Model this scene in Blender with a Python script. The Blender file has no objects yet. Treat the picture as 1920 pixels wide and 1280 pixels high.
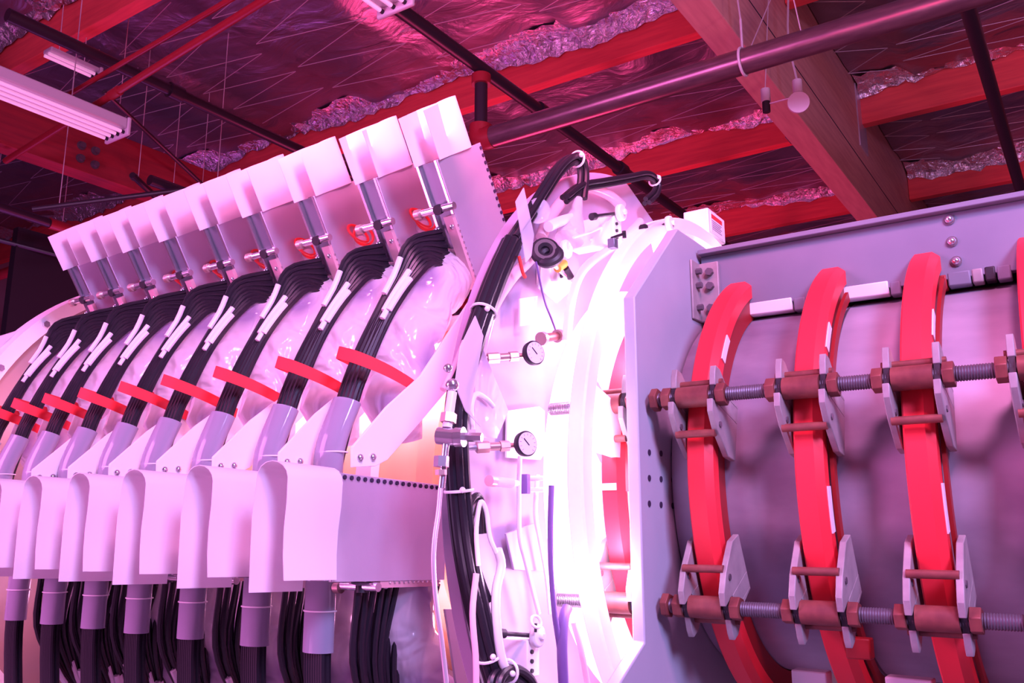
import bpy, math, random
from math import sin, cos, pi, radians as rad, sqrt
from mathutils import Vector as V, Matrix
random.seed(7)
SC = bpy.context.scene
C = SC.collection
CZ = 1.5                                   # camera height above the floor; builders below work relative to it
# ------------------------------------------------------------------ camera
cam_d = bpy.data.cameras.new('camera'); cam = bpy.data.objects.new('camera', cam_d); C.objects.link(cam)
cam_d.sensor_width = 36.0; cam_d.lens = 36.0*1650/1920; cam_d.clip_start = .02; cam_d.clip_end = 100
cam.location = (0, 0, CZ); cam.rotation_euler = (rad(90+12.1), 0, rad(34))
SC.camera = cam
# ------------------------------------------------------------------ view, world, lights
SC.view_settings.view_transform = 'Standard'; SC.view_settings.look = 'None'
SC.view_settings.exposure = 0.0; SC.view_settings.gamma = 1.0
SC.view_settings.use_curve_mapping = False
w = bpy.data.worlds.new('world'); SC.world = w; w.use_nodes = True
w.node_tree.nodes['Background'].inputs[0].default_value = (.55, .16, .62, 1)
w.node_tree.nodes['Background'].inputs[1].default_value = .15

YC, ZC = 2.12, .1025                       # machine axis (runs along X), relative to the camera

def area(name, loc, target, size, power, col, size_y=None):
    d = bpy.data.lights.new(name, 'AREA'); d.energy = power; d.color = col; d.size = size
    if size_y: d.shape = 'RECTANGLE'; d.size_y = size_y
    o = bpy.data.objects.new(name, d); C.objects.link(o)
    o.location = V(loc)+V((0, 0, CZ))
    o.rotation_euler = (V(target)-V(loc)).to_track_quat('-Z', 'Y').to_euler()
    return o
def point(name, loc, power, col, r=.05):
    d = bpy.data.lights.new(name, 'POINT'); d.energy = power; d.color = col; d.shadow_soft_size = r
    o = bpy.data.objects.new(name, d); C.objects.link(o); o.location = V(loc)+V((0, 0, CZ)); return o
def cylp(r, deg, x):
    a = rad(deg); return V((x, YC-r*cos(a), ZC+r*sin(a)))
# unseen coloured area lights, added: red uplights on the roof, magenta wash on the machine, violet wash from the right
area('red_uplight', (-6.0, 9.0, -1.0), (-4.5, 7.0, 4.2), 2.0, 230, (1, .07, .26))
area('red_uplight_near', (-1.0, 1.2, 1.4), (-2.6, 6.5, 4.2), 1.2, 50, (1, .12, .34))
area('beam_side_light', (3.2, 3.0, .8), (-1.8, 7.5, 3.8), .8, 75, (1, .36, .46))
area('purple_uplight', (-9.0, 5.0, .5), (-7.0, 5.0, 4.4), 2.5, 80, (.85, .16, .9))
area('magenta_wash', (-4.6, -2.2, 1.2), (-2.2, 1.6, .2), 2.2, 300, (1, .26, .84))
area('violet_wash', (2.2, -.7, 2.1), (-.7, 1.8, .3), .9, 250, (.52, .42, 1))
area('pink_wash', (.5, .1, 2.3), (-.35, 1.75, .3), .4, 85, (1, .28, .66))
for k, (r, ph) in enumerate(((.60, 34), (.60, 8), (.60, -18), (.62, -46))):  # unseen point lights added inside the machine for its glow
    point('gap_glow', cylp(r, ph, -.845), 3.4, (1, .58, 1), .03)
for k in range(10):
    for ph, e in ((26, 2.2), (-28, 1.1)):
        point('coil_glow', cylp(.60, ph, -1.235-.180*k), e*(.93**k), (1, .40, .82), .03)
point('gap_glow', cylp(.62, 66, -.845), 1.0, (1, .58, 1), .03)
point('gap_glow', cylp(.62, 98, -.845), 1.0, (1, .58, 1), .03)
area('low_pink_wash', (-3.2, -1.2, -1.1), (-2.0, 1.3, -.4), 1.0, 28, (1, .26, .74))
point('flange_glow', (-.80, 1.10, .55), .9, (1, .50, 1), .08)
point('flange_glow', (-.84, 1.22, -.10), .8, (1, .50, 1), .08)

# ------------------------------------------------------------------ materials
def mat(name, col, rough=.5, metal=0.0, trans=0.0, emit=None, estr=0, noise=None, bump=None, alpha=None, sub=0):
    m = bpy.data.materials.new(name); m.use_nodes = True; nt = m.node_tree; b = nt.nodes['Principled BSDF']
    b.inputs['Base Color'].default_value = (*col, 1); b.inputs['Roughness'].default_value = rough
    b.inputs['Metallic'].default_value = metal; b.inputs['Transmission Weight'].default_value = trans
    if emit: b.inputs['Emission Color'].default_value = (*emit, 1); b.inputs['Emission Strength'].default_value = estr
    if alpha is not None: b.inputs['Alpha'].default_value = alpha
    tc = None
    if noise or bump:
        tc = nt.nodes.new('ShaderNodeTexCoord')
    if noise:                                # (scale, second colour, stretch)
        mp = nt.nodes.new('ShaderNodeMapping'); mp.inputs['Scale'].default_value = noise[2] if len(noise) > 2 else (1, 1, 1)
        n = nt.nodes.new('ShaderNodeTexNoise'); n.inputs['Scale'].default_value = noise[0]; n.inputs['Detail'].default_value = 5
        r = nt.nodes.new('ShaderNodeValToRGB'); r.color_ramp.elements[0].position = .35; r.color_ramp.elements[1].position = .68
        r.color_ramp.elements[0].color = (*col, 1); r.color_ramp.elements[1].color = (*noise[1], 1)
        nt.links.new(tc.outputs['Object'], mp.inputs[0]); nt.links.new(mp.outputs[0], n.inputs['Vector'])
        nt.links.new(n.outputs['Fac'], r.inputs[0]); nt.links.new(r.outputs[0], b.inputs['Base Color'])
    if bump:                                 # (scale, strength, distance, stretch)
        mp = nt.nodes.new('ShaderNodeMapping'); mp.inputs['Scale'].default_value = bump[3] if len(bump) > 3 else (1, 1, 1)
        n = nt.nodes.new('ShaderNodeTexNoise'); n.inputs['Scale'].default_value = bump[0]; n.inputs['Detail'].default_value = 6
        n.inputs['Distortion'].default_value = .8
        bp = nt.nodes.new('ShaderNodeBump'); bp.inputs['Strength'].default_value = bump[1]; bp.inputs['Distance'].default_value = bump[2]
        nt.links.new(tc.outputs['Object'], mp.inputs[0]); nt.links.new(mp.outputs[0], n.inputs['Vector'])
        nt.links.new(n.outputs['Fac'], bp.inputs['Height']); nt.links.new(bp.outputs[0], b.inputs['Normal'])
    return m
def translucent(name, col, gloss=.25, mix_tr=.35, clear=.15, bump=None, shadow_blotch=None):
    m = bpy.data.materials.new(name); m.use_nodes = True; nt = m.node_tree; nt.nodes.clear()
    out = nt.nodes.new('ShaderNodeOutputMaterial'); p = nt.nodes.new('ShaderNodeBsdfPrincipled')
    p.inputs['Base Color'].default_value = (*col, 1); p.inputs['Roughness'].default_value = gloss
    t = nt.nodes.new('ShaderNodeBsdfTranslucent'); t.inputs[0].default_value = (*col, 1)
    c = nt.nodes.new('ShaderNodeBsdfTransparent'); c.inputs[0].default_value = (1, 1, 1, 1)
    a = nt.nodes.new('ShaderNodeMixShader'); a.inputs[0].default_value = mix_tr
    b = nt.nodes.new('ShaderNodeMixShader'); b.inputs[0].default_value = clear
    nt.links.new(p.outputs[0], a.inputs[1]); nt.links.new(t.outputs[0], a.inputs[2])
    nt.links.new(a.outputs[0], b.inputs[1]); nt.links.new(c.outputs[0], b.inputs[2]); nt.links.new(b.outputs[0], out.inputs[0])
    if shadow_blotch:
        tc = nt.nodes.new('ShaderNodeTexCoord'); n = nt.nodes.new('ShaderNodeTexVoronoi'); n.inputs['Scale'].default_value = shadow_blotch[0]
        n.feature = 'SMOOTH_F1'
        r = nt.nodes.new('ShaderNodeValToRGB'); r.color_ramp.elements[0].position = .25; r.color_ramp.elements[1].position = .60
        r.color_ramp.elements[1].color = (*col, 1); r.color_ramp.elements[0].color = (*shadow_blotch[1], 1)
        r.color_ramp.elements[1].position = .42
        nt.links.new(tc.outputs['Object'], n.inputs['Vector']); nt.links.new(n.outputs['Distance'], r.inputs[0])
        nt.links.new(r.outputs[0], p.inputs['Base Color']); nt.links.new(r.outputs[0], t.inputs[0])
    if bump:
        tc = nt.nodes.new('ShaderNodeTexCoord'); n = nt.nodes.new('ShaderNodeTexNoise'); n.inputs['Scale'].default_value = bump[0]
        n.inputs['Distortion'].default_value = 1.2
        bp = nt.nodes.new('ShaderNodeBump'); bp.inputs['Strength'].default_value = bump[1]; bp.inputs['Distance'].default_value = bump[2]
        nt.links.new(tc.outputs['Object'], n.inputs['Vector']); nt.links.new(n.outputs['Fac'], bp.inputs['Height'])
        nt.links.new(bp.outputs[0], p.inputs['Normal']); nt.links.new(bp.outputs[0], t.inputs['Normal'])
    return m
M = {}
M['steel'] = mat('brushed_steel', (.56, .50, .58), .42, .35, noise=(2.6, (.27, .23, .31), (1, 2, 2)), bump=(60, .05, .002))
M['grey_paint'] = mat('grey_paint', (.46, .50, .54), .45, 0, noise=(2.5, (.38, .42, .48)))
M['edge_grey'] = mat('machined_grey_edge', (.62, .60, .62), .4)
M['beam_grey'] = mat('beam_grey_paint', (.21, .23, .28), .5, 0, noise=(4, (.17, .19, .24)))
M['red_band'] = mat('red_band', (.90, .030, .050), .45)
M['dark_red'] = mat('dark_red_rubber', (.30, .01, .012), .5)
M['copper'] = mat('rusty_copper', (.26, .075, .06), .5, .2, noise=(30, (.16, .04, .04)))
M['rod'] = mat('threaded_rod_steel', (.17, .14, .17), .4, .5)
M['clamp'] = mat('cast_clamp_alloy', (.38, .34, .34), .5, .1, noise=(25, (.28, .25, .26)))
M['black'] = mat('black_rubber', (.018, .014, .022), .5)
M['cable'] = mat('black_cable_jacket', (.012, .009, .016), .38)
M['paper'] = translucent('white_insulation_paper', (.88, .85, .88), .7, .30, 0.0)
M['alu'] = mat('aluminium_sheet', (.74, .70, .80), .38, .60, noise=(3, (.60, .56, .68)), bump=(5, .10, .02))
M['alu_dark'] = mat('dull_aluminium', (.40, .40, .44), .5, .6)
M['channel'] = mat('grey_channel', (.22, .25, .30), .35, .5)
M['rail'] = mat('polished_rail', (.80, .72, .78), .18, .9)
M['pink_strip'] = mat('pink_insulating_strip', (.62, .36, .40), .5)
M['hole'] = mat('dark_hole', (.03, .015, .05), .8)
M['sleeve'] = translucent('clear_shrink_sleeve', (.60, .57, .72), .10, .35, .22)
M['film'] = translucent('milky_plastic_film', (.86, .80, .88), .15, .45, .06, bump=(9, .8, .05), shadow_blotch=(6, (.40, .31, .52)))  # dark blotches painted into the film colour stand for shadows seen through it
M['clearfilm'] = translucent('clear_plastic_film', (.86, .84, .95), .10, .30, .42)
M['white'] = mat('white_plastic', (.86, .84, .86), .4)
M['white_plate'] = mat('white_acrylic_plate', (.88, .86, .88), .3)
M['glow_acrylic'] = translucent('frosted_white_acrylic', (.96, .92, .96), .35, .65, .03)
M['lilac'] = mat('pale_flange_plate', (.42, .32, .45), .5, .0)
M['strap'] = mat('red_velcro_strap', (.90, .035, .05), .8)
M['tag'] = mat('white_heatshrink_tag', (.85, .80, .85), .4)
M['tube_pink'] = translucent('clear_pink_hose', (.95, .70, .78), .15, .35, .15)
M['redwire'] = mat('red_wire', (.9, .06, .05), .4)
M['brass'] = mat('brass_fitting', (.55, .36, .34), .35, .6)
M['chrome'] = mat('chrome_fitting', (.70, .66, .72), .2, .85)
M['dial'] = mat('gauge_dial', (.86, .80, .86), .3)
M['yellow'] = mat('yellow_tape', (.85, .42, .05), .5)
M['peach'] = mat('peach_coil_former', (.98, .62, .30), .5)
M['brown'] = mat('brown_end_disc', (.34, .22, .20), .5, 0, noise=(2.2, (.24, .20, .22)))
M['foil'] = mat('foil_insulation', (.34, .30, .36), .38, .90, bump=(1.7, .55, .08, (1, 1.5, 1)))
M['crumple'] = mat('crumpled_foil', (.86, .80, .86), .22, .9, bump=(14, 1.0, .05))
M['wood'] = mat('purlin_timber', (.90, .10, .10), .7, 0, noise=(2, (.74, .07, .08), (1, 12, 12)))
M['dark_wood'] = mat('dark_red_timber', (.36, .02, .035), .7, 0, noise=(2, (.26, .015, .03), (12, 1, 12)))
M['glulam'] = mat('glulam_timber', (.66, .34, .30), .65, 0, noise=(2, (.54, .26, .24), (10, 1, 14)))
M['pipe_black'] = mat('black_steel_pipe', (.035, .022, .035), .4, .3)
M['pipe_grey'] = mat('sprinkler_pipe', (.24, .13, .16), .28, .6, noise=(6, (.16, .08, .11), (1, 6, 6)))
M['pipe_red'] = mat('red_painted_pipe', (.30, .014, .025), .4)
M['wire'] = mat('galvanised_wire', (.70, .62, .68), .4, .5)
M['lamp_body'] = mat('lamp_housing', (.62, .55, .62), .4)
M['neck_glow'] = mat('neck_added_glow', (1, .8, 1), .4, emit=(1, .66, 1), estr=1.6)
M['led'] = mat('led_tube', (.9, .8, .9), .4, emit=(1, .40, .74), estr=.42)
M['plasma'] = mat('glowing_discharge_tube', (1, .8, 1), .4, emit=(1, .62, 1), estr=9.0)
M['violet_hose'] = mat('violet_grey_hose', (.16, .09, .28), .4)
M['concrete'] = mat('concrete_floor', (.28, .24, .27), .6, noise=(2, (.22, .19, .22)))
M['wall'] = mat('painted_wall', (.30, .22, .28), .8)
M['decking'] = mat('roof_deck', (.12, .07, .08), .9)
M['label_red'] = mat('label_red_print', (.80, .05, .06), .5)
M['label_ink'] = mat('label_grey_print', (.45, .38, .48), .5)

# ------------------------------------------------------------------ mesh helpers
FR = (V((cos(rad(34)), sin(rad(34)), 0)),)
hd = V((-sin(rad(34)), cos(rad(34)), 0)); UPZ = V((0, 0, 1)); th = rad(12.1)
FW = hd*cos(th)+UPZ*sin(th); UP = UPZ*cos(th)-hd*sin(th)
def at(px, py, X=None, Y=None, Z=None):      # a measured point on a plane of the place, metres relative to the camera
    d = FR[0]*(px-960)-UP*(py-640)+FW*1650
    t = X/d.x if X is not None else (Y/d.y if Y is not None else Z/d.z)
    return d*t
class MB:
    def __init__(s): s.v = []; s.f = []; s.mi = []
    def add(s, vs, fs):
        b = len(s.v); s.v += [V(p) for p in vs]; s.f += [tuple(b+i for i in f) for f in fs]; return s
    def box(s, x0, x1, y0, y1, z0, z1):
        return s.add([(x, y, z) for x in (x0, x1) for y in (y0, y1) for z in (z0, z1)],
                     [(0, 1, 3, 2), (4, 6, 7, 5), (0, 4, 5, 1), (2, 3, 7, 6), (0, 2, 6, 4), (1, 5, 7, 3)])
    def obox(s, c, a, b, d):
        c, a, b, d = V(c), V(a), V(b), V(d)
        return s.add([c+i*a+j*b+k*d for i in (-1, 1) for j in (-1, 1) for k in (-1, 1)],
                     [(0, 1, 3, 2), (4, 6, 7, 5), (0, 4, 5, 1), (2, 3, 7, 6), (0, 2, 6, 4), (1, 5, 7, 3)])
    def prism(s, poly, x0, x1):              # poly: (y, z) points
        n = len(poly); vs = [(x0, y, z) for y, z in poly]+[(x1, y, z) for y, z in poly]
        return s.add(vs, [tuple(range(n))[::-1], tuple(range(n, 2*n))]+[(i, (i+1) % n, n+(i+1) % n, n+i) for i in range(n)])
    def slab(s, pts, off):                   # any planar outline given thickness
        n = len(pts); vs = [V(p) for p in pts]+[V(p)+V(off) for p in pts]
        return s.add(vs, [tuple(range(n))[::-1], tuple(range(n, 2*n))]+[(i, (i+1) % n, n+(i+1) % n, n+i) for i in range(n)])
    def tube(s, path, r, n=8, r2=None, up=None, closed=False):
        P = [V(p) for p in path]; m = len(P); vs = []; U = None
        for i, p in enumerate(P):
            if closed: t = P[(i+1) % m]-P[i-1]
            else: t = P[min(i+1, m-1)]-P[max(i-1, 0)]
            t.normalize()
            if up is not None: u = V(up)-t*t.dot(V(up))
            elif U is None:
                u = t.orthogonal()
            else: u = U-t*t.dot(U)
            if u.length < 1e-6: u = t.orthogonal()
            u.normalize(); U = u; q = t.cross(u)
            ra = r[i] if isinstance(r, (list, tuple)) else r
            rb = ra if r2 is None else (r2[i] if isinstance(r2, (list, tuple)) else r2)
            for k in range(n):
                a = 2*pi*k/n; vs.append(p+u*cos(a)*ra+q*sin(a)*rb)
        fs = [(i*n+k, i*n+(k+1) % n, (i+1) * n+(k+1) % n, (i+1)*n+k) for i in range(m-1) for k in range(n)]
        if closed: fs += [((m-1)*n+k, (m-1)*n+(k+1) % n, (k+1) % n, k) for k in range(n)]
        else: fs += [tuple(range(n))[::-1], tuple(range((m-1)*n, m*n))]
        return s.add(vs, fs)
    def cyl(s, a, b, r, n=16, rb=None):
        return s.tube([a, b], [r, rb if rb is not None else r], n)
    def ball(s, c, r, n=10):
        c = V(c); vs = []; fs = []
        for i in range(1, n):
            for k in range(n*2):
                a = pi*i/n; b = pi*k/n; vs.append(c+V((sin(a)*cos(b), sin(a)*sin(b), cos(a)))*r)
        t = len(vs); vs += [c+V((0, 0, r)), c-V((0, 0, r))]
        for i in range(n-2):
            for k in range(2*n): fs.append((i*2*n+k, (i+1)*2*n+k, (i+1)*2*n+(k+1) % (2*n), i*2*n+(k+1) % (2*n)))
        for k in range(2*n): fs.append((t, k, (k+1) % (2*n))); fs.append((t+1, (n-2)*2*n+(k+1) % (2*n), (n-2)*2*n+k))
        return s.add(vs, fs)
    def ring(s, c, nrm, R, r, n=28, k=8, ry=None):
        nrm = V(nrm).normalized(); u = nrm.orthogonal().normalized(); q = nrm.cross(u)
        return s.tube([V(c)+u*cos(2*pi*i/n)*R+q*sin(2*pi*i/n)*(ry or R) for i in range(n)], r, k, closed=True)
    def rev(s, prof, p0=0, p1=360, n=96):    # profile (x, r), closed loop, revolved round the machine axis
        full = abs(p1-p0) >= 360; m = len(prof); cnt = n if full else n+1; vs = []
        for i in range(cnt):
            for x, r in prof: vs.append(cylp(r, p0+(p1-p0)*i/n, x))
        fs = []
        for i in range(n):
            j = (i+1) % cnt
            for k in range(m): fs.append((i*m+k, i*m+(k+1) % m, j*m+(k+1) % m, j*m+k))
        if not full: fs += [tuple(range(m))[::-1], tuple(range((cnt-1)*m, cnt*m))]
        return s.add(vs, fs)
    def rot(s, deg):                         # turn round the machine axis
        if deg:
            a = rad(deg)
            for p in s.v:
                y, z = -(p.y-YC), p.z-ZC
                p.y = YC-(y*cos(a)-z*sin(a)); p.z = ZC+(y*sin(a)+z*cos(a))
        return s
    def build(s, name, m, parent=None, bevel=0, sharp=32):
        org = V(parent['_o']) if parent is not None else V((0, 0, 0))
        if parent is None:
            lo = [min(p[i] for p in s.v) for i in range(3)]; hi = [max(p[i] for p in s.v) for i in range(3)]
            org = V(((lo[0]+hi[0])/2, (lo[1]+hi[1])/2, lo[2]))
        me = bpy.data.meshes.new(name); me.from_pydata([tuple(p-org) for p in s.v], [], s.f); me.update()
        import bmesh
        bm = bmesh.new(); bm.from_mesh(me); bmesh.ops.recalc_face_normals(bm, faces=bm.faces); bm.to_mesh(me); bm.free()
        me.polygons.foreach_set('use_smooth', [True]*len(me.polygons)); me.set_sharp_from_angle(angle=rad(sharp))
        me.materials.append(M[m] if isinstance(m, str) else m)
        o = bpy.data.objects.new(name, me); C.objects.link(o)
        o['_o'] = tuple(org)
        if parent is None: o.location = org+V((0, 0, CZ))
        else: o.parent = parent
        if bevel:
            b = o.modifiers.new('bevel', 'BEVEL'); b.width = bevel; b.segments = 2; b.limit_method = 'ANGLE'; b.angle_limit = rad(40)
        return o
def thing(name, label, cat, loc, group=None):
    o = bpy.data.objects.new(name, None); C.objects.link(o); o.empty_display_size = .05
    o.location = V(loc)+V((0, 0, CZ)); o['_o'] = tuple(loc); o['label'] = label; o['category'] = cat
    if group: o['group'] = group
    return o
def tag(o, label, cat, group=None, kind=None):
    o['label'] = label; o['category'] = cat
    if group: o['group'] = group
    if kind: o['kind'] = kind
    return o
def struct(o, label=None):
    o['kind'] = 'structure'
    if label: o['label'] = label
    return o
KIDS = {}
def copy_tree(o, dx=V((0, 0, 0)), parent=None, label=None):
    c = o.copy(); C.objects.link(c)
    if parent is not None: c.parent = parent
    else: c.location = o.location+V(dx)
    if label: c['label'] = label
    for ch in [k for k in bpy.data.objects if k.parent == o]: copy_tree(ch, parent=c)
    return c
ORD = ['first', 'second', 'third', 'fourth', 'fifth', 'sixth', 'seventh', 'eighth', 'ninth']
def smooth(pts, n=4):                        # Catmull-Rom
    P = [V(p) for p in pts]; P = [P[0]*2-P[1]]+P+[P[-1]*2-P[-2]]; out = []
    for i in range(1, len(P)-2):
        a, b, c, d = P[i-1:i+3]
        for k in range(n):
            t = k/n; out.append(.5*((2*b)+(c-a)*t+(2*a-5*b+4*c-d)*t*t+(3*b-a-3*c+d)*t**3))
    out.append(P[-2]); return out

# ================================================================== THE HALL
struct(MB().box(-15, 5, -5, 17, -CZ-.1, -CZ).build('floor', 'concrete'))
struct(MB().box(-15, 5, 16.8, 17, -CZ, 5.0).build('wall_back', 'wall'))
struct(MB().box(-15.2, -15, -5, 17, -CZ, 5.0).build('wall_left', 'wall'))
struct(MB().box(5, 5.2, -5, 17, -CZ, 5.0).build('wall_right', 'wall'))
struct(MB().box(-15, 5, -5.2, -5, -CZ, 5.0).build('wall_front', 'wall'))
struct(MB().box(-15, 5, -5, 17, 4.95, 5.05).build('ceiling', 'decking'))
# purlins along X, blankets between them, crumpled foil edges, zigzag wires
PY = [.85, 3.60, 6.58, 9.22, 11.84, 14.5]; PZ = 4.2
GLX = [(-1.98, -1.76), (-7.92, -7.70)]
SEG = [(-1.76, 4.9), (-14.9, -1.98)]
segn = ['right of the salmon beam', 'left of the salmon beam']
rown = ['overhead row', 'second row', 'third row', 'fourth row', 'fifth row', 'sixth row', 'rearmost row']
for j, y in enumerate(PY):
    for i, (x0, x1) in enumerate(SEG):
        m = MB().box(x0+.004, x1-.004, y, y+.12, PZ, PZ+.50)
        tag(m.build('purlin', 'wood', bevel=.006), 'red-lit timber roof purlin %s, %s' % (segn[i], rown[j]), 'roof purlin', 'roof purlins')
def grid(x0, x1, y0, y1, z, nx, ny, fz):
    m = MB(); vs = []; fs = []
    for i in range(nx+1):
        for j in range(ny+1):
            u, t = i/nx, j/ny; x = x0+(x1-x0)*u; y = y0+(y1-y0)*t; vs.append((x, y, z+fz(u, t, x, y)))
    for i in range(nx):
        for j in range(ny):
            a = i*(ny+1)+j; fs.append((a, a+1, a+ny+2, a+ny+1))
    return m.add(vs, fs)
BY = [-1.8]+PY
for j in range(len(BY)):
    y0 = BY[j]+.12 if j else -1.8
    y1 = BY[j+1] if j+1 < len(BY) else 16.7
    for i, (x0, x1) in enumerate(SEG):
        ph = random.random()*9
        def fz(u, t, x, y):
            return -.05*sin(pi*t)+.018*sin(x*5+ph+3*y)+.014*sin(y*9+ph)*sin(x*3.1)-.04*(1 if int((x+20)/1.25) % 2 else 0)
        if y0 > y1-.1: continue
        t = thing('insulation_blanket', 'foil-faced insulation blanket %s, %s' % (segn[i], rown[j]), 'roof insulation', ((x0+x1)/2, (y0+y1)/2, PZ+.2), 'foil insulation blankets')
        grid(x0+.01, x1-.01, y0+.005, y1-.005, PZ+.42, int((x1-x0)*9), 16, fz).build('foil_sheet', 'foil', t, sharp=60)
        if j == len(BY)-1 or y1-y0 < .5: continue
        # crumpled edge hanging on the near face of the next purlin
        m = MB(); n = int((x1-x0)*11); vs = []; fs = []
        ph2 = random.random()*6
        for k in range(n+1):
            x = x0+.02+(x1-x0-.04)*k/n
            dn = max(-.03, .045+.045*sin(x*2.3+ph2)+.035*random.random()+.045*sin(x*.8+ph2))
            for q, (dy, zz) in enumerate(((-.30, PZ+.41), (-.18, PZ+.39), (-.09, PZ+.37-dn*.35), (-.045, PZ+.36-dn*.8), (-.012, PZ+.34-dn))):
                vs.append((x+random.uniform(-.015, .015), y1+dy+random.uniform(-.022, 0 if q > 3 else .04), zz+random.uniform(-.03, .03)))
        for k in range(n):
            for q in range(4): a = k*5+q; fs.append((a, a+1, a+6, a+5))
        m.add(vs, fs).build('crumpled_edge', 'crumple', t, sharp=14)
        # zigzag retaining wire
        if True:
            k0 = int((x0+20)/1.25)
            while k0*1.25-20 < x1-.4:
                xa, xb = max(k0*1.25-20, x0)+.04, min((k0+1)*1.25-20, x1)-.04; k0 += 1
                if xb-xa < .4: continue
                m = MB(); y = y0+.22+random.random()*.12; k = k0; path = []
                while y < y1-.36:
                    path.append((xb if k % 2 else xa, y, PZ+.28+random.uniform(-.01, .01))); y += random.uniform(.16, .30); k += 1
                if len(path) < 3: continue
                for a_, b_ in zip(path, path[1:]): m.cyl(a_, b_, .0038, 4)
                m.build('retaining_wire', 'wire', t)
for i, (x0, x1) in enumerate(GLX):
    t = thing('glulam_beam', ['big salmon timber beam crossing the roof at upper right', 'big dark red timber beam crossing the roof at upper left'][i], 'timber beam', ((x0+x1)/2, 7, 3.3), 'timber beams')
    zb = 3.3
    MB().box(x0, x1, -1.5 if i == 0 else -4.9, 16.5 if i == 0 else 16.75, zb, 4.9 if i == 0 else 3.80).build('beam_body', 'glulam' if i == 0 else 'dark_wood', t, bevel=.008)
    if i == 0: MB().box(x1, x1+.004, -1.5, 16.5, 3.72, 3.727).build('lamination_line', 'hole', t)
    if i == 1:
        for (px, py) in ((152, 273), (178, 283), (150, 297), (177, 309), (250, 332)):
            c = at(px, py, X=x1)
            b = MB().cyl(c, c+V((.012, 0, 0)), .042, 16).build('washer', 'rod', t)
            MB().cyl(c+V((.012, 0, 0)), c+V((.045, 0, 0)), .030, 6).build('nut', 'rod', b)
    else:
        MB().box(x1, x1+.012, 9.05, 9.40, 3.9, 4.6).build('joist_hanger', 'alu', t)

def pipe(name, label, cat, a, b, r, m, couplings=(), grp=None):
    t = thing(name, label, cat, (V(a)+V(b))/2, grp); MB().cyl(a, b, r, 20).build('pipe', m, t)
    d = (V(b)-V(a)).normalized()
    for f, cm in couplings:
        c = V(a).lerp(V(b), f); MB().cyl(c-d*.06, c+d*.06, r*1.35, 20).build('coupling', cm, t)
    return t
pz = 3.5
pipe('roof_pipe', 'black pipe crossing the roof above the riser with red couplings', 'pipe', (-3.68, -1.4, pz), (-3.68, 16, pz), .052, 'pipe_black', ((.42, 'pipe_black'), (.505, 'pipe_black')), 'pipes under the roof')
pipe('roof_pipe', 'black pipe crossing the roof at upper left behind the lamp', 'pipe', (-5.98, 2.6, pz), (-5.98, 16, pz), .048, 'pipe_black', ((.1, 'pipe_black'),), 'pipes under the roof')
pipe('roof_pipe', 'dark pipe crossing the roof near the right edge', 'pipe', (-.44, -1.4, pz), (-.44, 16, pz), .052, 'pipe_black', (), 'pipes under the roof')
pipe('roof_pipe', 'thin brown pipe running left of the salmon timber beam', 'pipe', (-2.045, 2.0, pz), (-2.045, 16, pz), .038, 'pipe_grey', ((.40, 'pipe_grey'),), 'pipes under the roof')
pipe('roof_pipe', 'black pipe crossing the roof just above the left card modules', 'pipe', (-6.95, 4.4, 3.12), (-6.95, 16, 3.12), .05, 'pipe_black', (), 'pipes under the roof')
a0 = at(150, 215, Z=3.2); a1 = at(480, 10, Z=3.2); d_ = (a1-a0)
pipe('slanted_pipe', 'lower of the two slanted red pipes at upper left', 'pipe', a0-d_*.6, a1+d_*1.2, .027, 'pipe_red', ((.30, 'pipe_red'),), 'slanted red pipes')
a0 = at(150, 165, Z=3.3); a1 = at(430, 0, Z=3.3); d_ = (a1-a0)
pipe('slanted_pipe', 'upper of the two slanted red pipes at upper left', 'pipe', a0-d_*.25, a1+d_*1.2, .019, 'pipe_red', (), 'slanted red pipes')
# big sprinkler main along X with riser
SPR = .082
t = thing('sprinkler_main', 'large shiny sprinkler pipe slanting across the upper right, with riser', 'pipe', (-1.5, 5.0, 2.9))
y_m = 5.03
MB().tube([(-3.62, y_m, 2.9), (4.9, y_m, 2.9)], .082, 28).build('pipe', 'pipe_grey', t)
MB().tube([(-3.68, y_m, 3.5-.05), (-3.68, y_m, 2.98)], .05, 20).build('riser', 'pipe_black', t)
MB().cyl((-3.68, y_m, 3.44), (-3.68, y_m, 3.36), .075, 20).build('coupling', 'pipe_red', t)
MB().tube(smooth([(-3.68, y_m, 3.02), (-3.68, y_m, 2.94), (-3.64, y_m, 2.905), (-3.56, y_m, 2.9)], 4), .088, 20).build('elbow', 'pipe_red', t)
for px in (1392,):
    c = V((at(px, 95, Y=y_m).x, y_m, 2.9))
    h = MB().ring(c, (1, 0, 0), .088, .009, 28, 8).build('hanger_ring', 'lamp_body', t)
    MB().cyl(c+V((0, 0, .09)), c+V((0, 0, .30)), .009, 8).cyl(c+V((0, 0, .30)), c+V((-.10, .1, 1.25)), .006, 8).build('hanger_rod', 'wire', h)
MB().cyl((-1.6, y_m, 2.93), (-1.35, y_m+.9, 4.5), .004, 6).cyl((-1.25, y_m, 2.93), (-1.4, y_m-.3, 4.5), .004, 6).build('stay_wire', 'wire', t)

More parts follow.
